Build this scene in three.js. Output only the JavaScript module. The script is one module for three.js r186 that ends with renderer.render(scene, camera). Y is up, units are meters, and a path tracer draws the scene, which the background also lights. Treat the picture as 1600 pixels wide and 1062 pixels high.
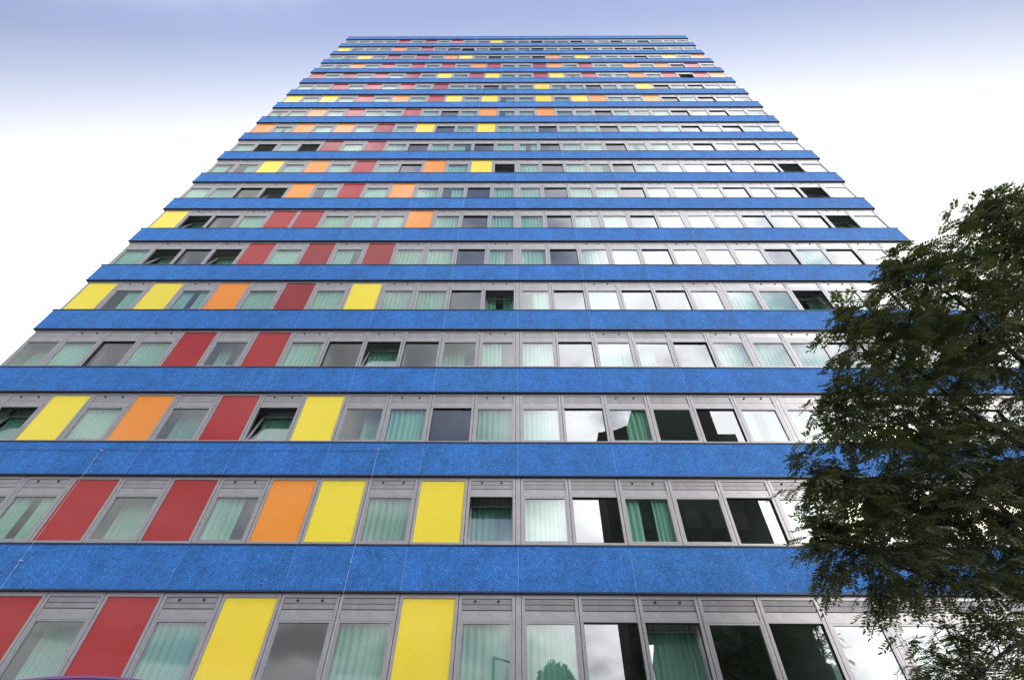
import * as THREE from 'three';
import { mergeGeometries } from 'three/addons/utils/BufferGeometryUtils.js';
import { ImprovedNoise } from 'three/addons/math/ImprovedNoise.js';

// ---------- camera, sky, sun, exposure ----------
const scene = new THREE.Scene();
const D2R = Math.PI / 180;
const camera = new THREE.PerspectiveCamera(71.32, 1600 / 1062, 0.1, 3000);
camera.rotation.order = 'YXZ';
camera.position.set(-0.07, 1.65, 10.858);
camera.rotation.set(45.969 * D2R, 0.61 * D2R, 0.523 * D2R);

const renderer = new THREE.WebGLRenderer({ antialias: true });
renderer.toneMapping = THREE.LinearToneMapping;
renderer.toneMappingExposure = 1.85;
renderer.shadowMap.enabled = true;

const noise3 = new ImprovedNoise();
const fbm = (x, y, z, o) => { let s = 0, a = 0.5; for (let i = 0; i < o; i++) { s += a * noise3.noise(x, y, z); x = x * 2.03 + 7.1; y = y * 2.03 + 3.7; z = z * 2.03 + 1.3; a *= 0.52; } return s; };
const smooth = (a, b, x) => { const t = Math.min(1, Math.max(0, (x - a) / (b - a))); return t * t * (3 - 2 * t); };
const SUN = new THREE.Vector3(0.62, 0.36, 0.69).normalize();
{ // computed sky: a bright white overcast bank ahead, lilac blue overhead, broken cloud behind, brighter round the veiled sun
  const w = 2048, h = 1024, data = new Float32Array(w * h * 4);
  const m = new THREE.Vector3(-0.05, 0.34, 0.935).normalize();
  for (let j = 0; j < h; j++) for (let i = 0; i < w; i++) {
    const el = ((j + 0.5) / h - 0.5) * Math.PI, az = ((i + 0.5) / w - 0.5) * 2 * Math.PI;
    const y = Math.sin(el), c = Math.cos(el), x = Math.cos(az) * c, z = Math.sin(az) * c;
    const yy = Math.max(y, 0.0);
    const q = x * m.x + yy * m.y + z * m.z;
    const open = smooth(-0.13, 0.21, q);                  // 0: white bank, 1: blue sky
    const near = Math.max(0, x * SUN.x + yy * SUN.y + z * SUN.z);
    const glow = 0.46 + 0.95 * smooth(0.6, 0.97, yy) + 2.4 * smooth(0.69, 0.96, near);
    const sc = 1 / (0.35 + yy);
    const n = fbm(x * sc * 2.6 + 5.2, z * sc * 2.6 + 1.7, y * 1.5, 7) + 0.22 * smooth(0.72, 0.9, near);
    const cloud = smooth(-0.2, 0.2, n + 0.06) * smooth(0.16, 0.42, q);
    const den = 0.55 + 0.75 * smooth(-0.3, 0.35, fbm(x * sc * 3.3 + 11, z * sc * 3.3, y * 2 + 4, 5));
    const gb = 0.8 + 0.2 * glow, blue = [0.195 * gb, 0.24 * gb, 0.385 * gb];
    const dn = den + (1.05 - den) * 0.35 * smooth(0.7, 0.9, near);
    const cl = [0.98 * glow * dn, 1.0 * glow * dn, 1.03 * glow * dn];
    const bank = 0.8, haze = smooth(0.24, 0.06, yy) * 0.6;
    const k = (j * w + i) * 4;
    for (let ch = 0; ch < 3; ch++) {
      let s = blue[ch] * (1 - cloud) + cl[ch] * cloud; s += haze * ([0.5, 0.53, 0.56][ch] * (0.4 + 0.6 * glow) - s);
      data[k + ch] = bank * (1 - open) + s * open;
    }
    data[k + 3] = 1;
  }
  const sky = new THREE.DataTexture(data, w, h, THREE.RGBAFormat, THREE.FloatType);
  sky.mapping = THREE.EquirectangularReflectionMapping;
  sky.magFilter = sky.minFilter = THREE.LinearFilter;
  sky.needsUpdate = true;
  scene.background = sky; scene.environment = sky;
}
const sun = new THREE.DirectionalLight(0xfff4e6, 0.7);
sun.position.copy(SUN).multiplyScalar(120);
sun.castShadow = true; sun.shadow.radius = 26; sun.shadow.mapSize.set(2048, 2048);
Object.assign(sun.shadow.camera, { left: -70, right: 70, top: 70, bottom: -70, near: 1, far: 300 });
scene.add(sun, sun.target);

// ---------- helpers ----------
let seed = 12345;
const rnd = () => { seed = (seed * 1664525 + 1013904223) >>> 0; return seed / 4294967296; };
const rr = (a, b) => a + (b - a) * rnd();
const taken = {};
const numbered = n => { const k = taken[n] = (taken[n] ?? -1) + 1; return k ? `${n}_${String(k).padStart(3, '0')}` : n; };
function box(x0, x1, y0, y1, z0, z1) { const g = new THREE.BoxGeometry(x1 - x0, y1 - y0, z1 - z0); g.translate((x0 + x1) / 2, (y0 + y1) / 2, (z0 + z1) / 2); return g; }
function worldUV(g, s = 1, ox = 0, oy = 0) { // box uv in metres by face direction
  const p = g.attributes.position, n = g.attributes.normal, uv = g.attributes.uv;
  for (let i = 0; i < p.count; i++) {
    const ax = Math.abs(n.getX(i)), ay = Math.abs(n.getY(i)), az = Math.abs(n.getZ(i));
    const u = ax > ay && ax > az ? p.getZ(i) : p.getX(i), v = ay > ax && ay > az ? p.getZ(i) : p.getY(i);
    uv.setXY(i, u * s + ox, v * s + oy);
  }
  return g;
}
const merge = a => mergeGeometries(a.map(g => g.index ? g.toNonIndexed() : g));
function part(name, geo, mat, parent) { const m = new THREE.Mesh(geo, mat); m.name = name; m.castShadow = m.receiveShadow = true; parent.add(m); return m; }
function thing(name, label, category, group) { const o = new THREE.Group(); o.name = numbered(name); o.userData = { label, category }; if (group) o.userData.group = group; scene.add(o); return o; }
function setting(name, geo, mat) { const m = part(numbered(name), geo, mat, scene); m.userData.kind = 'structure'; return m; }
function tube(pts, r0, r1, seg = 6, steps = 0) {
  const c = new THREE.CatmullRomCurve3(pts), n = steps || Math.max(3, pts.length * 3), pos = [], idx = [], nor = [];
  const fr = c.computeFrenetFrames(n, false);
  for (let i = 0; i <= n; i++) {
    const p = c.getPointAt(i / n), r = r0 + (r1 - r0) * i / n;
    for (let k = 0; k < seg; k++) {
      const a = k / seg * Math.PI * 2, v = fr.normals[i].clone().multiplyScalar(Math.cos(a)).addScaledVector(fr.binormals[i], Math.sin(a));
      pos.push(p.x + v.x * r, p.y + v.y * r, p.z + v.z * r); nor.push(v.x, v.y, v.z);
    }
  }
  for (let i = 0; i < n; i++) for (let k = 0; k < seg; k++) { const a = i * seg + k, b = i * seg + (k + 1) % seg; idx.push(a, b, a + seg, b, b + seg, a + seg); }
  const g = new THREE.BufferGeometry();
  g.setAttribute('position', new THREE.Float32BufferAttribute(pos, 3)); g.setAttribute('normal', new THREE.Float32BufferAttribute(nor, 3));
  g.setAttribute('uv', new THREE.Float32BufferAttribute(new Float32Array(pos.length / 3 * 2), 2)); g.setIndex(idx);
  return g;
}
function texture(n, fn, srgb = true) { // fn(u, v) -> [r, g, b] 0..1, tiled by the caller
  const d = new Uint8Array(n * n * 4);
  for (let j = 0; j < n; j++) for (let i = 0; i < n; i++) { const c = fn(i, j); const k = (j * n + i) * 4; for (let q = 0; q < 3; q++) d[k + q] = Math.max(0, Math.min(255, c[q] * 255)); d[k + 3] = 255; }
  const t = new THREE.DataTexture(d, n, n); t.wrapS = t.wrapT = THREE.RepeatWrapping; t.magFilter = THREE.LinearFilter; t.minFilter = THREE.LinearMipmapLinearFilter; t.generateMipmaps = true;
  if (srgb) t.colorSpace = THREE.SRGBColorSpace; t.needsUpdate = true; return t;
}
function grainField(n, cells) { // tiling value noise, n px, cells per side
  const g = new Float32Array(cells * cells); for (let i = 0; i < g.length; i++) g[i] = rnd();
  return (i, j) => { const x = i / n * cells, y = j / n * cells, x0 = Math.floor(x), y0 = Math.floor(y), fx = x - x0, fy = y - y0; const s = t => t * t * (3 - 2 * t);
    const at = (a, b) => g[(b % cells) * cells + a % cells]; const u = s(fx), v = s(fy);
    return (at(x0, y0) * (1 - u) + at(x0 + 1, y0) * u) * (1 - v) + (at(x0, y0 + 1) * (1 - u) + at(x0 + 1, y0 + 1) * u) * v; };
}
const lin = (r, g, b) => new THREE.Color().setRGB(r, g, b);

// ---------- materials ----------
const TN = 1024, g1 = grainField(TN, 190), g2 = grainField(TN, 100), g3 = grainField(TN, 9), g4 = grainField(TN, 30);
const dash = (i, j) => { const a = g1(i, j), b = g2(i, j); return 0.62 * a + 0.38 * b; };
const blueMap = texture(TN, (i, j) => {
  const d = dash(i, j), coarse = (g3(i, j) - 0.5) * 0.14 + (g4(i, j) - 0.5) * 0.12;
  const pale = smooth(0.62, 0.85, d), dark = smooth(0.42, 0.2, d), k = 1 + coarse;
  return [(0.155 + 0.17 * pale - 0.06 * dark) * k, (0.41 + 0.13 * pale - 0.1 * dark) * k, (0.69 + 0.12 * pale - 0.12 * dark) * k];
});
const blueBump = texture(TN, (i, j) => { const d = dash(i, j); return [d, d, d]; }, false);
const M = {};
M.blue = new THREE.MeshStandardMaterial({ map: blueMap, bumpMap: blueBump, bumpScale: 0.006, roughness: 0.85 });
M.blues = [[1, 1, 1], [0.94, 0.96, 0.97], [1.06, 1.03, 1.0], [0.97, 0.99, 1.03]].map(c => { const m = M.blue.clone(); m.color.setRGB(...c); return m; });
M.sealant = new THREE.MeshStandardMaterial({ color: lin(0.2, 0.33, 0.66), roughness: 0.8 });
M.trim = new THREE.MeshStandardMaterial({ color: lin(0.012, 0.02, 0.05), roughness: 0.55 });
const fn1 = grainField(512, 256), fn2 = grainField(512, 14);
const metalMap = texture(512, (i, j) => { const k = 0.585 + (fn1(i, j) - 0.5) * 0.05 + (fn2(i, j) - 0.5) * 0.05; return [k, k * 0.985, k * 1.01]; });
M.frame = new THREE.MeshPhysicalMaterial({ map: metalMap, roughness: 0.42, metalness: 0.25, clearcoat: 0.5, clearcoatRoughness: 0.28 });
M.gasket = new THREE.MeshStandardMaterial({ color: lin(0.015, 0.016, 0.018), roughness: 0.7 });  // gaskets and seals, also the painted shade behind the louvre slats
M.vent = new THREE.MeshStandardMaterial({ color: lin(0.02, 0.02, 0.02), roughness: 0.6 });
const pn = grainField(512, 200), pn2 = grainField(512, 10);
const speck = texture(512, (i, j) => { const k = 0.93 + (pn(i, j) - 0.5) * 0.07 + (pn2(i, j) - 0.5) * 0.015; return [k, k, k]; });
const glassPanel = (r, g, b) => new THREE.MeshPhysicalMaterial({ map: speck, color: lin(r, g, b), roughness: 0.6, specularIntensity: 0.1, clearcoat: 1, clearcoatRoughness: 0.02, ior: 1.5 });
M.Y = glassPanel(0.95, 0.76, 0.045); M.O = glassPanel(0.92, 0.31, 0.035); M.R = glassPanel(0.42, 0.022, 0.025);
for (const k of 'YOR') M[k + 's'] = [[1, 1, 1], [0.96, 0.94, 0.9], [1.0, 0.97, 0.93], { R: [0.72, 0.75, 0.8] }[k] ?? [0.97, 0.98, 1.2]].map(c => { const m = M[k].clone(); m.color.r *= c[0]; m.color.g *= c[1]; m.color.b *= c[2]; return m; });
M.paneGrey = new THREE.MeshPhysicalMaterial({ color: lin(0.52, 0.6, 0.6), transmission: 1, thickness: 0, roughness: 0.0, ior: 2.8, side: THREE.DoubleSide });
M.pane = new THREE.MeshPhysicalMaterial({ color: lin(0.53, 0.8, 0.71), transmission: 1, thickness: 0, roughness: 0.0, ior: 2.8, side: THREE.DoubleSide });
const cn = grainField(256, 90);
M.curtain = new THREE.MeshPhysicalMaterial({ map: texture(256, (i, j) => { const k = 0.9 + (cn(i, j) - 0.5) * 0.1; return [k * 0.97, k, k * 0.98]; }), roughness: 1, transmission: 0.25, thickness: 0, side: THREE.DoubleSide });
M.curtains = [[1, 1, 1], [0.88, 0.9, 0.86], [0.94, 0.92, 0.86], [0.78, 0.82, 0.84]].map(c => { const m = M.curtain.clone(); m.color.setRGB(...c); return m; });
M.room = new THREE.MeshStandardMaterial({ color: lin(0.6, 0.59, 0.56), roughness: 0.9 });
M.ceiling = new THREE.MeshStandardMaterial({ color: lin(0.62, 0.61, 0.6), roughness: 0.9 });
M.concrete = new THREE.MeshStandardMaterial({ color: lin(0.28, 0.28, 0.28), roughness: 0.9 });

// ---------- ground ----------
const an = grainField(512, 256), an2 = grainField(512, 12);
const asphaltMap = texture(512, (i, j) => { const k = 0.26 + (an(i, j) - 0.5) * 0.1 + (an2(i, j) - 0.5) * 0.05; return [k, k, k * 1.01]; });
const paveMap = texture(512, (i, j) => { const k = 0.52 + (an(i, j) - 0.5) * 0.08 + (an2(i, j) - 0.5) * 0.08; return [k, k * 0.985, k * 0.95]; });
const flat = (x0, x1, z0, z1, y, s) => { const g = new THREE.PlaneGeometry(x1 - x0, z1 - z0); g.rotateX(-Math.PI / 2); g.translate((x0 + x1) / 2, y, (z0 + z1) / 2); const uv = g.attributes.uv, p = g.attributes.position; for (let i = 0; i < 4; i++) uv.setXY(i, p.getX(i) * s, p.getZ(i) * s); return g; };
setting('ground', flat(-1200, 1200, -1200, 1200, -0.16, 0.4), new THREE.MeshStandardMaterial({ map: paveMap, roughness: 0.95 }));
setting('road', flat(-400, 400, 12.6, 21.5, -0.14, 0.5), new THREE.MeshStandardMaterial({ map: asphaltMap, roughness: 0.95 }));
setting('pavement', worldUV(box(-60, 60, -0.15, 0, -14, 12.3), 0.5), new THREE.MeshStandardMaterial({ map: paveMap, roughness: 0.95 }));
setting('kerb', worldUV(box(-60, 60, -0.15, -0.004, 12.303, 12.45), 0.5), M.concrete);
setting('far_pavement', worldUV(box(-60, 60, -0.15, 0, 21.6, 80), 0.5), new THREE.MeshStandardMaterial({ map: paveMap, roughness: 0.95 }));

// ---------- the tower ----------
const H = 2.75, Y0 = 5.146, BAND = 1.02, PITCH = 1.262, ZF = -0.07, WZ = H - BAND, HALF = 16.494, ROWS = 19;
const rows = [ // from the lowest row in view upward, one letter a bay; Y O R glass panels, other letters windows
  'f a Y a R f R a Y g b Y a  b u o n u g f g u a u a f',
  'a Y f a R f R a O Y a Y o  b u a n u a b a u a u a f',
  'f o Y a O f R o Y f a u a  b u a n u a b a u a u a f',
  'f a u a R f R a u o u f a  b u a f u a b a u a u a f',
  'Y a Y a O f R a Y a b u o  b u a u u a b a q a u a f',
  'b o u o R b R a R a b u a  b u a b u a b a u a u a f',
  'Y o u a R R a f b O a u a  b u a b u a b a u a u o f',
  'b a u o O b R a O a b u a  b u a b u a b a u a u o f',
  'f a Y a O b R a u O a Y o  b u a b u a b a u a u o f',
  'f k f k R b R b u b b u b  b u a b u a b a u a u a f',
  'O b O b O b R b Y u b Y b  b u a b u a b a u a u a f',
  'f f O b R b b R b u b O b  b O a b u a b a u a u a f',
  'Y b Y b R b O b R Y b Y b  b Y b Y O a b O u a u a f',
  'f b R b R b R b R b b u b  b Y b b u b b Y u a u a f',
  'R b R b R b R b Y b R Y b  b R Y b R a b O b R k R O',
  'f b O b R b R b R b O R b  b R O b R a b O b O u R f',
  'f b Y b R b R b O Y b u b  b u O b Y a b b u b Y b O',
  'Y b f b O b R b u k b u b  b u b b u b b u b u a b f',
  'f b f b R b R b R b f Y b  b u b b u b b u b u a b f',
].map(r => r.split(/ +/));
const tower = thing('residential_tower', 'tall blue banded residential tower with yellow, orange and red panels among its windows', 'building');

// shared bay geometry, local origin at the top corner of the bay, y down to -WZ, z = 0 at the frame face
const cache = {};
const once = (k, f) => cache[k] ??= f();
const GAP = 0.007;
function frameGeo(w, type) {
  return once('frame' + type + w.toFixed(3), () => {
    const a = [], f = (x0, x1, y0, y1, z0, z1) => a.push(worldUV(box(x0, x1, y0, y1, z0, z1), 0.8));
    const S = 0.074;
    f(GAP, S, -WZ + 0.002, -0.002, -0.07, 0); f(w - S, w - GAP, -WZ + 0.002, -0.002, -0.07, 0);              // stiles
    f(S, w - S, -0.085, -0.002, -0.07, -0.0015);                                                             // head
    f(S, w - S, -WZ + 0.002, -WZ + 0.082, -0.07, -0.0015);                                                   // sill
    if (type !== 'panel') {
      f(S, w - S, -0.520, -0.482, -0.07, -0.0025);                                                           // transom
    }
    return merge(a);
  });
}
const slatGeo = w => once('slat' + w.toFixed(3), () => { const g = box(0.077, w - 0.077, -0.047, 0.047, -0.012, 0); g.rotateX(0.17); return worldUV(g, 0.8); });
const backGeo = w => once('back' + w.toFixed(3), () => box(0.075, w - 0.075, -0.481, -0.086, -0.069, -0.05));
const boardGeo = w => once('board' + w.toFixed(3), () => worldUV(box(0.077, w - 0.077, -0.084, 0.076, -0.02, 0), 0.8));
const ventGeo = once('vent', () => { const g = new THREE.CylinderGeometry(0.027, 0.027, 0.022, 14); g.rotateX(Math.PI / 2); return g; });
const OPT = -0.521, OPB = -WZ + 0.083; // the opening
function casementGeo(w) { // built upward from its bottom edge
  return once('case' + w.toFixed(3), () => {
    const h = OPT - OPB - 0.006, x0 = 0.0765, x1 = w - 0.0765, t = 0.034, a = [], f = (...q) => a.push(worldUV(box(...q), 0.8));
    f(x0, x0 + t, 0, h, -0.05, 0); f(x1 - t, x1, 0, h, -0.05, 0); f(x0 + t, x1 - t, h - t, h, -0.05, -0.0012); f(x0 + t, x1 - t, 0, t, -0.05, -0.0012);
    return merge(a);
  });
}
function paneGeo(w, type) {
  return once('pane' + type + w.toFixed(3), () => {
    const h = OPT - OPB - 0.006, t = type === 'u' ? 0.004 : 0.032, x0 = 0.0765 + t, x1 = w - 0.0765 - t;
    const g = new THREE.PlaneGeometry(x1 - x0, h - 2 * t); g.translate((x0 + x1) / 2, h / 2, 0); return g;
  });
}
function revealGeo(w) { // dark gasket channel round a flush pane
  return once('reveal' + w.toFixed(3), () => {
    const h = OPT - OPB, x0 = 0.0745, x1 = w - 0.0745, t = 0.006, a = [];
    a.push(box(x0, x0 + t, 0, h, -0.07, -0.006), box(x1 - t, x1, 0, h, -0.07, -0.006), box(x0 + t, x1 - t, h - 0.012, h, -0.07, -0.006), box(x0 + t, x1 - t, 0, t, -0.07, -0.006));
    return merge(a);
  });
}
function curtainGeo(v, w) {
  return once('curtain' + v + w.toFixed(3), () => {
    const spans = [[[0.05, w - 0.05]], [[0.05, w - 0.05]], [[0.05, w * 0.62]], [[w * 0.42, w - 0.05]], [[0.05, w * 0.36], [w * 0.6, w - 0.05]], [[0.05, w - 0.05]]][v];
    const out = [];
    for (const [x0, x1] of spans) {
      const n = Math.round((x1 - x0) / 0.022), pos = [], uv = [], idx = [], ph = v * 1.7, rowsN = 3;
      for (let r = 0; r <= rowsN; r++) for (let i = 0; i <= n; i++) {
        const t = i / n, x = x0 + (x1 - x0) * t, s = 1 - 0.25 * r / rowsN;
        const z = (0.028 + 0.012 * Math.sin(t * 7 + ph)) * s * Math.sin(x * (46 + 7 * Math.sin(v * 2.1)) + ph + 1.5 * Math.sin(x * 6.3 + ph)) + 0.008 * Math.sin(x * 120 + ph);
        const y = 0.22 - r / rowsN * 1.62;
        pos.push(x + 0.01 * Math.sin(r + ph), y, z); uv.push(x * 3, y * 3);
      }
      for (let r = 0; r < rowsN; r++) for (let i = 0; i < n; i++) { const a = r * (n + 1) + i, b = a + n + 1; idx.push(a, b, a + 1, b, b + 1, a + 1); }
      const g = new THREE.BufferGeometry(); g.setAttribute('position', new THREE.Float32BufferAttribute(pos, 3)); g.setAttribute('uv', new THREE.Float32BufferAttribute(uv, 2)); g.setIndex(idx); g.computeVertexNormals(); out.push(g);
    }
    return merge(out);
  });
}
const wideAt = new Set([13, 19]), WM = 0.06;
const loose = { frame: [], pane: [], curtain: [], dark: [] };
let windowsMade = 0;
function bay(row, i, code) {
  const top = Y0 + row * H, x0 = (i - 13) * PITCH + (wideAt.has(i) ? WM : 0), x1 = (i - 12) * PITCH - (wideAt.has(i + 1) ? WM : 0), w = x1 - x0;
  if ('YOR'.includes(code)) {
    const g = new THREE.Group(); g.name = 'glass_panel'; g.position.set(x0, top, ZF); tower.add(g);
    g.userData.label = { Y: 'glossy yellow glass panel', O: 'glossy orange glass panel', R: 'glossy red glass panel' }[code];
    part('panel_frame', frameGeo(w, 'panel'), M.frame, g);
    part('sheet', once('sheet' + w.toFixed(3), () => worldUV(box(0.0745, w - 0.0745, -WZ + 0.083, -0.086, -0.045, -0.024), 0.9)), M[code + 's'][Math.floor(rnd() * 4)], g).rotation.set(rr(-0.002, 0.002), rr(-0.002, 0.002), 0);
    return;
  }
  const tilt = 'oq'.includes(code) ? 0.30 : code === 'k' ? 1.2 : 0, flush = code === 'u', dots = 'aogq'.includes(code) && code !== 'q';
  const deep = code === 'f' && row < 4, hasCurtain = 'abof'.includes(code) || (code === 'q' && rnd() < 0.5), cv = [0, 1, 5, 0, 1, 5, 0, 5, 2, 3, 4][Math.floor(rnd() * 11)];
  const list = [], add = (name, geo, mat, x, y, z, rx = 0, rough = 0) => list.push([name, geo, mat, x, y, z, rx]);
  add('frame', frameGeo(w, 'window'), M.frame, 0, 0, 0);
  add('louvre_slat', slatGeo(w), M.frame, 0, -0.143, -0.022); add('louvre_slat', slatGeo(w), M.frame, 0, -0.252, -0.022); add('louvre_board', boardGeo(w), M.frame, 0, -0.395, -0.016); add('louvre_shade_back', backGeo(w), M.gasket, 0, 0, 0);  // louvre back coloured dark to paint the shadow lines between slats
  if (dots) for (const t of [0.26, 0.73]) add('vent', ventGeo, M.vent, 0.077 + (w - 0.154) * t, -0.137, -0.012);
  if (flush) { add('gasket', revealGeo(w), M.gasket, 0, OPB, 0); add('pane', paneGeo(w, 'u'), M.paneGrey, 0, OPB + 0.003, -0.062); }
  else {
    if (tilt) add('gasket', revealGeo(w), M.gasket, 0, OPB, -0.03);
    add('casement', casementGeo(w), M.frame, 0, OPB + 0.003 + (tilt ? 0.012 : 0), tilt ? -0.03 : -0.004, -tilt);
    add('pane', paneGeo(w, 'f'), M.pane, 0, OPB + 0.003 + (tilt ? 0.012 : 0), (tilt ? -0.03 : -0.004) - 0.03, -tilt);
  }
  if (hasCurtain) add('curtain', curtainGeo(row < 3 && i > 9 && i < 14 ? i % 2 : cv, w), M.curtains[Math.floor(rnd() * 4)], 0, -0.54, (tilt ? -0.47 : deep ? -0.42 : flush ? -0.13 : -0.115) - 0.015 * rnd());
  if (windowsMade < 300) {
    windowsMade++;
    const g = new THREE.Group(); g.name = 'window'; g.position.set(x0, top, ZF); tower.add(g);
    if (tilt) g.userData.label = 'window tilted open at the top';
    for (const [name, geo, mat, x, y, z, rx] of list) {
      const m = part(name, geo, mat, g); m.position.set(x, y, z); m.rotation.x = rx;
      if (name === 'pane') m.rotation.set(rx + rr(-0.004, 0.004), rr(-0.004, 0.004), 0);   // panes never sit in one exact plane
    }
  } else for (const [name, geo, mat, x, y, z, rx] of list) {
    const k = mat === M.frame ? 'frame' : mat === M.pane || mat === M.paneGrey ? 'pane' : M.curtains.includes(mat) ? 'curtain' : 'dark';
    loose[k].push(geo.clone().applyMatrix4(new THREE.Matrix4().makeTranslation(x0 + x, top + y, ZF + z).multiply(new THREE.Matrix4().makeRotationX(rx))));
  }
}
for (let r = 0; r < ROWS; r++) for (let i = 0; i < 26; i++) bay(r, i, rows[r][i]);
{ // the small windows of the top storeys, too many and too small to pick apart singly
  const strip = a => { const g = merge(a); for (const k of Object.keys(g.attributes)) if (!['position', 'normal', 'uv'].includes(k)) g.deleteAttribute(k); return g; };
  const gs = ['frame', 'pane', 'curtain', 'dark'].map(k => strip(loose[k]));
  const g = mergeGeometries(gs, true);
  const m = part('top_storey_windows', g, [M.frame, M.pane, M.curtain, M.gasket], tower); m.userData.kind = 'stuff';
}
for (let r = 0; r < ROWS; r++) for (const j of wideAt) part('mullion', once('mull', () => worldUV(box(-WM + 0.004, WM - 0.004, -WZ + 0.002, -0.002, -0.07, -0.002), 0.8)), M.frame, tower).position.set((j - 13) * PITCH, Y0 + r * H, ZF);
// backing strips behind the joints, one per row
for (let r = 0; r < ROWS; r++) {
  const a = []; for (let j = 0; j <= 26; j++) a.push(box((j - 13) * PITCH - 0.05, (j - 13) * PITCH + 0.05, -WZ + 0.003, -0.003, -0.095, -0.0725));
  part('joint_seal', once('seal', () => merge(a)), M.gasket, tower).position.set(0, Y0 + r * H, ZF);
}
// blue bands of pebble-dashed panels; the first under the lowest row in view is below the frame
const panelGeos = {};
for (let b = -1; b < ROWS; b++) {
  const y = Y0 + b * H, edges = [-HALF, ...[-12, -10, -8, -6, -4, -2, 0, 2, 4, 6, 8, 10, 12].map(k => k * PITCH), HALF];
  for (let k = 0; k < edges.length - 1; k++) {
    const a = edges[k] + (k ? 0.006 : 0), c = edges[k + 1] - (k < edges.length - 2 ? 0.006 : 0), w = c - a, v = Math.floor(rnd() * 6);
    const g = panelGeos[w.toFixed(3) + v] ??= worldUV(box(-w / 2, w / 2, 0.036, BAND - 0.032, -0.16, 0), 1 / 2.2, v * 0.171, v * 0.293);
    part('blue_panel', g, M.blues[Math.floor(rnd() * 4)], tower).position.set((a + c) / 2, y, rr(-0.003, 0.0));
  }
  for (let k = 1; k < edges.length - 1; k++) part('joint_sealant', once('js', () => box(-0.009, 0.009, 0.037, BAND - 0.033, -0.05, -0.0065)), M.sealant, tower).position.set(edges[k], y, 0);
  part('top_flashing', once('tf', () => box(-HALF - 0.045, HALF + 0.045, BAND - 0.031, BAND - 0.001, -0.2, 0.016)), M.trim, tower).position.y = y;
  part('drip_edge', once('de', () => box(-HALF - 0.02, HALF + 0.02, 0.001, 0.035, -0.2, 0.006)), M.trim, tower).position.y = y;
  part('spandrel_wall', once('sp', () => box(-16.3, 16.3, 0.002, BAND - 0.002, -0.4, -0.201)), M.room, tower).position.y = y;
  part('floor_slab', once('fs', () => box(-16.3, 16.3, 0.0025, 0.26, -6, -0.4015)), M.ceiling, tower).position.y = y;
}
// rooms and shell behind the facade
const TOP = Y0 + (ROWS - 1) * H + BAND;
part('rear_room_wall', box(-16.3, 16.3, 0, TOP, -6.3, -6.002), M.room, tower);
for (let j = 0; j <= 26; j += 2) for (let r = 0; r < ROWS; r++) {
  if (j === 0 || j === 26) continue;
  part('room_partition', once('pt', () => box(-0.06, 0.06, -H + 0.262, 0.001, -6, -0.403)), M.room, tower).position.set((j - 13) * PITCH + (j === 13 ? 0 : 0), Y0 + r * H, 0);
}
for (const s of [-1, 1]) part('side_wall', box(s < 0 ? -16.42 : 16.302, s < 0 ? -16.302 : 16.42, 0, TOP - 0.1, -14, -0.21), M.concrete, tower);
part('back_wall', box(-16.3, 16.3, 0, TOP - 0.1, -14, -13.7), M.concrete, tower);
part('roof', box(-16.3, 16.3, TOP - 0.5, TOP - 0.2, -13.7, -0.5), M.concrete, tower);
part('ground_floor_wall', box(-16.3, 16.3, 0, Y0 - H - 0.002, -0.4, -0.12), M.concrete, tower);

{ // ceiling lamp seen through the open window of the lowest row
  const l = thing('ceiling_lamp', 'small pale yellow ceiling lamp seen inside a dark room behind open window', 'lamp');
  l.position.set(3.82, Y0 - 0.02, -1.3);
  part('lamp_shade', new THREE.LatheGeometry([[0.001, -0.36], [0.1, -0.355], [0.15, -0.32], [0.12, -0.28], [0.03, -0.27]].map(p => new THREE.Vector2(...p)), 24), new THREE.MeshStandardMaterial({ color: lin(0.8, 0.75, 0.45), emissive: lin(0.9, 0.8, 0.35), emissiveIntensity: 0.9 }), l);
  part('cord', new THREE.CylinderGeometry(0.008, 0.008, 0.28, 8).translate(0, -0.14, 0), M.vent, l);
  const p = new THREE.PointLight(0xffe9a0, 0.5, 0, 2); p.position.set(0, -0.42, 0); p.castShadow = true; l.add(p);
}

// ---------- cables on the facade ----------
M.steel = new THREE.MeshStandardMaterial({ color: lin(0.5, 0.52, 0.56), roughness: 0.4, metalness: 0.3 });
for (const [x, top, label] of [[-11.09, 8.62, 'thin pale steel cable running down past the red panels'], [-3.71, 8.66, 'thin pale steel cable running down beside the yellow panels']]) {
  const c = thing('steel_cable', label, 'cable', 'vertical cables fixed to the facade'); c.position.set(x, 2.5, 0.05);
  part('strand', new THREE.CylinderGeometry(0.0028, 0.0028, top - 2.5, 7).translate(0, (top - 2.5) / 2, 0), M.steel, c);
  for (const y of [top - 2.52, 5.75 - 2.5, 3.3 - 2.5]) part('anchor', new THREE.CylinderGeometry(0.016, 0.022, 0.07, 10).rotateX(Math.PI / 2).translate(0, y, -0.02), M.steel, c);
}
{ const c = thing('steel_wire', 'thin dark wire stretched level along the second blue band', 'wire'); c.position.set(-16.4, 8.62, 0.02);
  part('strand', new THREE.CylinderGeometry(0.0035, 0.0035, 13.1, 6).rotateZ(Math.PI / 2).translate(6.55, 0, 0), M.trim, c);
  for (const x of [0.05, 5.31, 12.69]) part('anchor', new THREE.CylinderGeometry(0.01, 0.01, 0.03, 8).rotateX(Math.PI / 2).translate(x, 0, -0.01), M.trim, c); }

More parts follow.
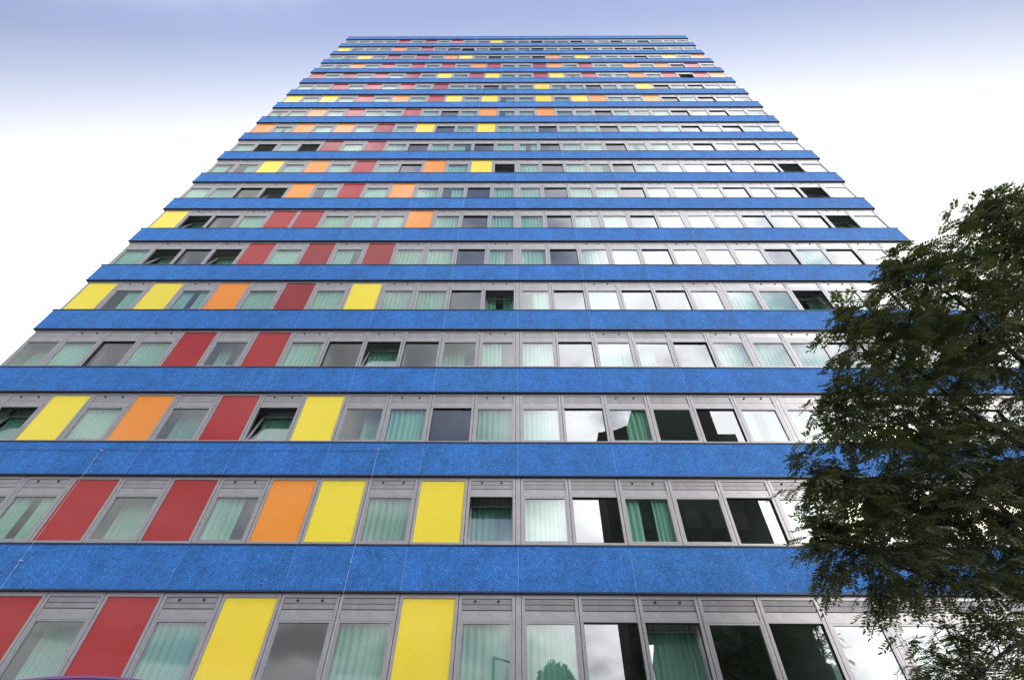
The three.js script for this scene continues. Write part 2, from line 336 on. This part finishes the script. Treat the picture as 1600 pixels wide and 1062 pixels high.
// ---------- purple arched canopy, only its crest in view ----------
{ const c = thing('entrance_canopy', 'purple arched entrance canopy cresting at the foot of the tower', 'canopy'); c.position.set(-7.12, 0, 0);
  const R = 9.4, cy = 3.355 - R, half = 0.27, s = new THREE.Shape();
  s.absarc(0, cy, R, Math.PI / 2 + half, Math.PI / 2 - half, true); s.absarc(0, cy, R - 0.09, Math.PI / 2 - half, Math.PI / 2 + half, false);
  const mat = new THREE.MeshPhysicalMaterial({ color: lin(0.2, 0.07, 0.26), roughness: 0.4, clearcoat: 0.6, clearcoatRoughness: 0.15 });
  part('roof_shell', new THREE.ExtrudeGeometry(s, { depth: 1.44, bevelEnabled: true, bevelSize: 0.012, bevelThickness: 0.012, curveSegments: 40 }).translate(0, 0, 0.03), mat, c);
  const e = new THREE.Shape(); e.absarc(0, cy, R + 0.013, Math.PI / 2 + half, Math.PI / 2 - half, true); e.absarc(0, cy, R - 0.02, Math.PI / 2 - half, Math.PI / 2 + half, false);
  part('edge_strip', new THREE.ExtrudeGeometry(e, { depth: 0.03, bevelEnabled: false, curveSegments: 40 }).translate(0, 0.001, 1.485), mat, c);
  for (const x of [-2.3, 2.3]) part('post', new THREE.CylinderGeometry(0.05, 0.05, 2.98, 16).translate(x, 1.49, 1.3), M.steel, c); }

// ---------- the tree in front ----------
{
  const V = (x, y, z) => new THREE.Vector3(x, y, z);
  const lobes = [[7.25, 8.02, 7.3, .45], [6.82, 7.6, 7.01, .5], [5.94, 7.09, 6.93, .45], [7.23, 7.17, 6.7, .7], [5.33, 6.62, 6.74, .45], [6.01, 6.4, 6.64, .7], [4.7, 6.32, 6.72, .38], [4.43, 5.72, 6.38, .5], [5.41, 5.86, 6.23, .7], [6.63, 5.88, 5.95, .8], [3.9, 5.5, 6.45, .22], [4.12, 5.04, 5.97, .42], [4.91, 5.04, 5.68, .7], [6.09, 5.05, 5.39, .9], [3.61, 4.5, 5.7, .33], [4.17, 4.29, 5.48, .55], [5.22, 4.28, 5.18, .8], [6.38, 4.38, 4.98, .8], [3.65, 3.95, 5.29, .28], [4.24, 3.74, 5.2, .42], [5.1, 3.63, 4.94, .55], [5.95, 3.51, 4.66, .6], [4.57, 3.18, 4.91, .3], [5.24, 3.13, 4.85, .38], [4.31, 2.91, 4.77, .2], [4.96, 2.81, 4.67, .3], [6.45, 6.95, 5.33, .8], [8.09, 7.54, 5.35, .9], [7.07, 5.95, 4.3, .9], [6.11, 4.91, 3.81, .7], [7.58, 4.8, 3.39, .9], [5.72, 5.99, 4.93, .6], [8.58, 7.47, 6.71, .9], [8.33, 6.15, 5.64, 1.0], [7.84, 4.68, 4.7, 1.0], [7.35, 3.48, 4.04, .7], [9.2, 6.4, 5.75, .7], [8.7, 5.04, 4.76, .6], [8.05, 8.1, 7.09, .6], [3.21, 3.93, 5.41, 0.2], [3.3, 4.78, 6.01, 0.13], [3.37, 4.37, 5.72, 0.26], [3.3, 4.11, 5.53, 0.2], [3.7, 5.22, 6.24, 0.2], [3.95, 5.92, 6.75, 0.25], [4.25, 6.3, 6.84, 0.22], [5.28, 7.07, 7.05, 0.25], [5.59, 7.16, 7.14, 0.25], [4.99, 6.75, 7.02, 0.3], [3.37, 3.57, 5.18, 0.14], [3.8, 3.67, 5.21, 0.25], [6.31, 7.77, 7.33, 0.25], [7.06, 8.21, 7.5, 0.25], [3.9, 3.27, 5.01, 0.22], [3.9, 4.33, 5.58, 0.35], [4.45, 4.45, 5.5, 0.4], [4.93, 4.76, 4.52, .5], [5.2, 4.55, 4.6, .5]];
  const tree = thing('street_tree', 'dark leafy street tree with feathery pinnate leaves in front of the tower', 'tree');
  const bark = new THREE.MeshStandardMaterial({ color: lin(0.045, 0.036, 0.028), roughness: 0.95 });
  const base = V(7.9, 0, 5.4), fork = V(7.75, 2.5, 5.4);
  part('trunk', tube([base, V(7.95, 0.9, 5.42), V(7.8, 1.8, 5.38), fork], 0.19, 0.14, 12, 14), bark, tree);
  const nodes = []; // limb points that twigs grow from
  const limb = (pts, r0, r1) => { part('limb', tube(pts, r0, r1, 8, 26), bark, tree); const c = new THREE.CatmullRomCurve3(pts); for (let i = 3; i <= 24; i++) nodes.push(c.getPointAt(i / 24)); };
  limb([fork, V(7.4, 3.8, 5.5), V(7.2, 5.4, 6.0), V(7.25, 7.0, 6.8), V(7.3, 8.3, 7.3)], 0.11, 0.012);
  limb([fork, V(7.0, 3.3, 5.35), V(6.1, 4.1, 5.35), V(5.0, 4.6, 5.5), V(3.9, 4.55, 5.7)], 0.085, 0.008);
  limb([V(7.45, 3.6, 5.48), V(6.6, 4.6, 5.7), V(5.7, 5.4, 6.0), V(4.9, 5.9, 6.4), V(4.3, 5.95, 6.5)], 0.07, 0.008);
  limb([V(7.22, 5.2, 5.95), V(6.6, 6.1, 6.3), V(6.0, 6.8, 6.7), V(5.4, 7.1, 6.9)], 0.05, 0.007);
  limb([V(7.2, 3.1, 5.35), V(6.3, 3.5, 5.05), V(5.4, 3.6, 4.95), V(4.4, 3.75, 5.2), V(3.8, 3.95, 5.3)], 0.06, 0.007);
  limb([V(6.6, 3.4, 5.1), V(5.8, 3.2, 4.85), V(5.2, 3.0, 4.8), V(4.8, 2.75, 4.7)], 0.035, 0.006);
  limb([fork, V(7.7, 3.9, 4.9), V(7.4, 5.2, 4.4), V(7.0, 6.3, 4.4), V(6.4, 7.2, 5.1)], 0.08, 0.008);
  limb([V(7.7, 3.4, 5.0), V(7.0, 4.2, 4.3), V(6.4, 4.9, 3.8)], 0.05, 0.008);
  limb([fork, V(8.3, 3.9, 5.5), V(8.6, 5.5, 5.7), V(8.6, 7.4, 6.4)], 0.09, 0.01);
  limb([fork, V(8.3, 3.7, 5.2), V(8.8, 5.0, 5.0), V(9.3, 6.4, 5.6)], 0.08, 0.01);
  limb([V(5.9, 4.2, 5.37), V(5.2, 5.2, 5.7), V(4.6, 5.3, 5.9), V(4.0, 5.1, 6.0)], 0.03, 0.006);
  // a pinnate leaf: rachis and thirteen pointed leaflets, along +x
  const leaflet = (L, W) => { const p = [], id = [], c = 0.18; const prof = [[0, 0], [0.3, 1], [0.65, 0.85], [1, 0]]; for (const [t, ww] of prof) { p.push([t * L, ww * W * c * 1.2, ww * W], [t * L, 0, 0], [t * L, ww * W * c * 1.2, -ww * W]); } for (let i = 0; i < 3; i++) { const a = i * 3; id.push(a, a + 3, a + 1, a + 1, a + 3, a + 4, a + 1, a + 4, a + 2, a + 2, a + 4, a + 5); } const g = new THREE.BufferGeometry(); g.setAttribute('position', new THREE.Float32BufferAttribute(p.flat(), 3)); g.setIndex(id); const q = g.toNonIndexed(); q.computeVertexNormals(); return q; };
  const leafGeo = k => { const a = [], n = 6; for (let i = 0; i <= n; i++) { const x = 0.04 + i * 0.026, droop = -0.35 * x * x * 4; const L = 0.056 * (0.8 + 0.4 * Math.sin(Math.PI * (i + 1) / (n + 2))) * rr(0.85, 1.15); for (const s of i === n ? [0] : [-1, 1]) { const g = leaflet(L, 0.0115); g.rotateX(rr(-0.35, 0.35)); g.rotateY(s * rr(1.0, 1.3)); g.translate(x, droop, 0); a.push(g); } } const r = new THREE.CylinderGeometry(0.0013, 0.0013, 0.2, 3).rotateZ(Math.PI / 2).translate(0.1, -0.006, 0).toNonIndexed(); r.deleteAttribute('uv'); a.push(r); const g = mergeGeometries(a); g.setAttribute('uv', new THREE.Float32BufferAttribute(new Float32Array(g.attributes.position.count * 2), 2)); return g; };
  const leafGeos = [0, 1, 2].map(leafGeo);
  const leafMats = [[0.11, 0.135, 0.03], [0.13, 0.15, 0.03], [0.09, 0.12, 0.03]].map(c => new THREE.MeshPhysicalMaterial({ color: lin(...c), roughness: 0.62, transmission: 0.5, thickness: 0, side: THREE.DoubleSide }));
  const twigs = [], leaves = [];
  for (const [lx, ly, lz, r] of lobes) {
    const n = Math.round(19 * Math.pow(r / 0.5, 2.15)) + 5;
    for (let k = 0; k < n; k++) {
      let x, y, z, d; do { x = rr(-1, 1); y = rr(-1, 1); z = rr(-1, 1); d = Math.hypot(x, y, z); } while (d > 1 || d < 0.25);
      const tip = V(lx + x * r * 1.12, ly + y * r, lz + z * r * 1.12);
      let best = nodes[0], bd = 1e9; for (const q of nodes) { const e = q.distanceToSquared(tip) + (q.y > tip.y + 0.3 ? 0.5 : 0); if (e < bd) { bd = e; best = q; } }
      const dist = Math.sqrt(bd), root = best.clone().lerp(tip, dist > 0.9 ? 1 - 0.9 / dist : 0);
      const mid = root.clone().lerp(tip, 0.5).add(V(rr(-.08, .08), rr(0.0, .12), rr(-.08, .08)));
      const cv = new THREE.QuadraticBezierCurve3(root, mid, tip), len = cv.getLength();
      const pts = [0, 0.35, 0.7, 1].map(t => cv.getPoint(t));
      if (dist > 0.9 && rnd() < 0.3) twigs.push(tube([best, best.clone().lerp(root, 0.5).add(V(rr(-.06, .06), rr(0, .08), rr(-.06, .06))), root], 0.009, 0.005, 4, 4));
      twigs.push(tube(pts, 0.0055, 0.0015, 4, 4));
      const nl = 5 + Math.floor(len * 6);
      for (let i = 0; i < nl; i++) {
        const t = i === 0 ? 1 : rr(0.3, 1), p = cv.getPoint(t), tg = cv.getTangent(t), a = Math.atan2(-tg.z, tg.x) + (i === 0 ? 0 : (i % 2 ? 1 : -1) * rr(0.5, 1.3));
        leaves.push([p, a, rr(-0.75, 0.25) + tg.y * 0.3, rr(-0.5, 0.5), rr(0.75, 1.2)]);
      }
    }
  }
  const tw = part('twigs', mergeGeometries(twigs), bark, tree); tw.userData.kind = 'stuff';
  const eye = camera.position, q = new THREE.Quaternion(), e = new THREE.Euler(0, 0, 0, 'YZX'), mtx = new THREE.Matrix4(), s = V(1, 1, 1);
  leaves.sort((a, b) => a[0].distanceToSquared(eye) - b[0].distanceToSquared(eye));
  leaves.slice(0, 300).forEach(([p, yaw, pitch, roll, sc], i) => { const m = part('leaf', leafGeos[i % 3], leafMats[(i * 7) % 3], tree); m.position.copy(p); m.rotation.set(roll, yaw, pitch, 'YZX'); m.scale.setScalar(sc); });
  const rest = leaves.slice(300), crown = new THREE.Group(); crown.name = 'crown'; crown.userData.kind = 'stuff'; tree.add(crown);
  for (let v = 0; v < 3; v++) {
    const mine = rest.filter((_, i) => i % 3 === v), im = new THREE.InstancedMesh(leafGeos[v], leafMats[v], mine.length); im.name = 'foliage'; im.userData.kind = 'stuff'; im.castShadow = im.receiveShadow = true;
    mine.forEach(([p, yaw, pitch, roll, sc], i) => { e.set(roll, yaw, pitch); q.setFromEuler(e); s.setScalar(sc); im.setMatrixAt(i, mtx.compose(p, q, s)); });
    crown.add(im);
  }
  console.log('leaves', leaves.length, 'twigs', twigs.length, 'windows', windowsMade);
}

// ---------- things across the street, seen mirrored in the lower windows ----------
{ const b = thing('office_block', 'dark stepped office block mirrored in the lower windows of the tower', 'building'); b.position.set(0, 0, 26);
  const wall = new THREE.MeshStandardMaterial({ color: lin(0.045, 0.042, 0.04), roughness: 0.85 }), glass = new THREE.MeshPhysicalMaterial({ color: lin(0.012, 0.013, 0.014), roughness: 0.12 });
  part('wing', box(7.6, 12.4, 0, 27.4, 0, 3.5), wall, b);
  const gs = new THREE.Shape([[7.65, 27.4], [11.5, 29.0], [12.4, 28.2], [12.4, 27.4]].map(p => new THREE.Vector2(...p)));
  part('pitched_roof', new THREE.ExtrudeGeometry(gs, { depth: 3.1, bevelEnabled: false }).translate(0, 0.002, 0.2), wall, b);
  part('main_block', box(12.402, 18.6, 0, 33.2, -0.3, 13), wall, b);
  part('stair_tower', box(18.602, 20.5, 0, 27.6, 0.2, 12.8), wall, b);
  const wg = box(-0.6, 0.6, -0.75, 0.75, -0.05, 0);
  for (let f = 0; f < 9; f++) for (let k = 0; k < 6; k++) { const x = 8.6 + k * 1.9; if (Math.abs(x - 12.4) < 0.8) continue; part('window', wg, glass, b).position.set(x, 3 + f * 2.7, x > 12.4 ? -0.302 : -0.002); } }
{ const l = thing('street_lamp', 'slim dark street lamp mirrored in a pale window of the lowest row', 'street lamp'); l.position.set(-1.22, 0, 16.1);
  const mat = new THREE.MeshStandardMaterial({ color: lin(0.025, 0.06, 0.045), roughness: 0.6 });
  part('post', new THREE.CylinderGeometry(0.07, 0.1, 7.56, 16).translate(0, 3.78, 0), mat, l);
  part('arm', tube([new THREE.Vector3(0.02, 7.5, 0), new THREE.Vector3(0.5, 7.4, 0), new THREE.Vector3(0.95, 7.27, 0)], 0.045, 0.04, 8), mat, l);
  part('lantern', box(0.93, 1.5, 7.16, 7.28, -0.14, 0.14), mat, l); }
{ const t = thing('round_tree', 'rounded tree mirrored faintly in a pale curtained window', 'tree'); t.position.set(2.95, 0, 34);
  const bark = new THREE.MeshStandardMaterial({ color: lin(0.05, 0.04, 0.03), roughness: 0.95 });
  part('trunk', tube([new THREE.Vector3(0, 0, 0), new THREE.Vector3(0.1, 3, 0), new THREE.Vector3(0, 7, 0)], 0.25, 0.1, 10), bark, t);
  const lg = new THREE.PlaneGeometry(0.22, 0.12), im = new THREE.InstancedMesh(lg, new THREE.MeshStandardMaterial({ color: lin(0.05, 0.08, 0.03), roughness: 0.7, side: THREE.DoubleSide }), 5000), mt = new THREE.Matrix4(), q = new THREE.Quaternion();
  for (let i = 0; i < 5000; i++) { let x, y, z, d; do { x = rr(-1, 1); y = rr(-1, 1); z = rr(-1, 1); d = Math.hypot(x, y, z); } while (d > 1 || d < 0.4); const k = 1 + 0.18 * noise3.noise(x * 3, y * 3, z * 3); q.setFromEuler(new THREE.Euler(rr(0, 6), rr(0, 6), rr(0, 6))); im.setMatrixAt(i, mt.compose(new THREE.Vector3(x * 1.7 * k, 8.6 + y * 2.4 * k, z * 1.7 * k), q, new THREE.Vector3(1, 1, 1))); }
  im.name = 'crown'; im.userData.kind = 'stuff'; im.castShadow = true; t.add(im); }

renderer.render(scene, camera);
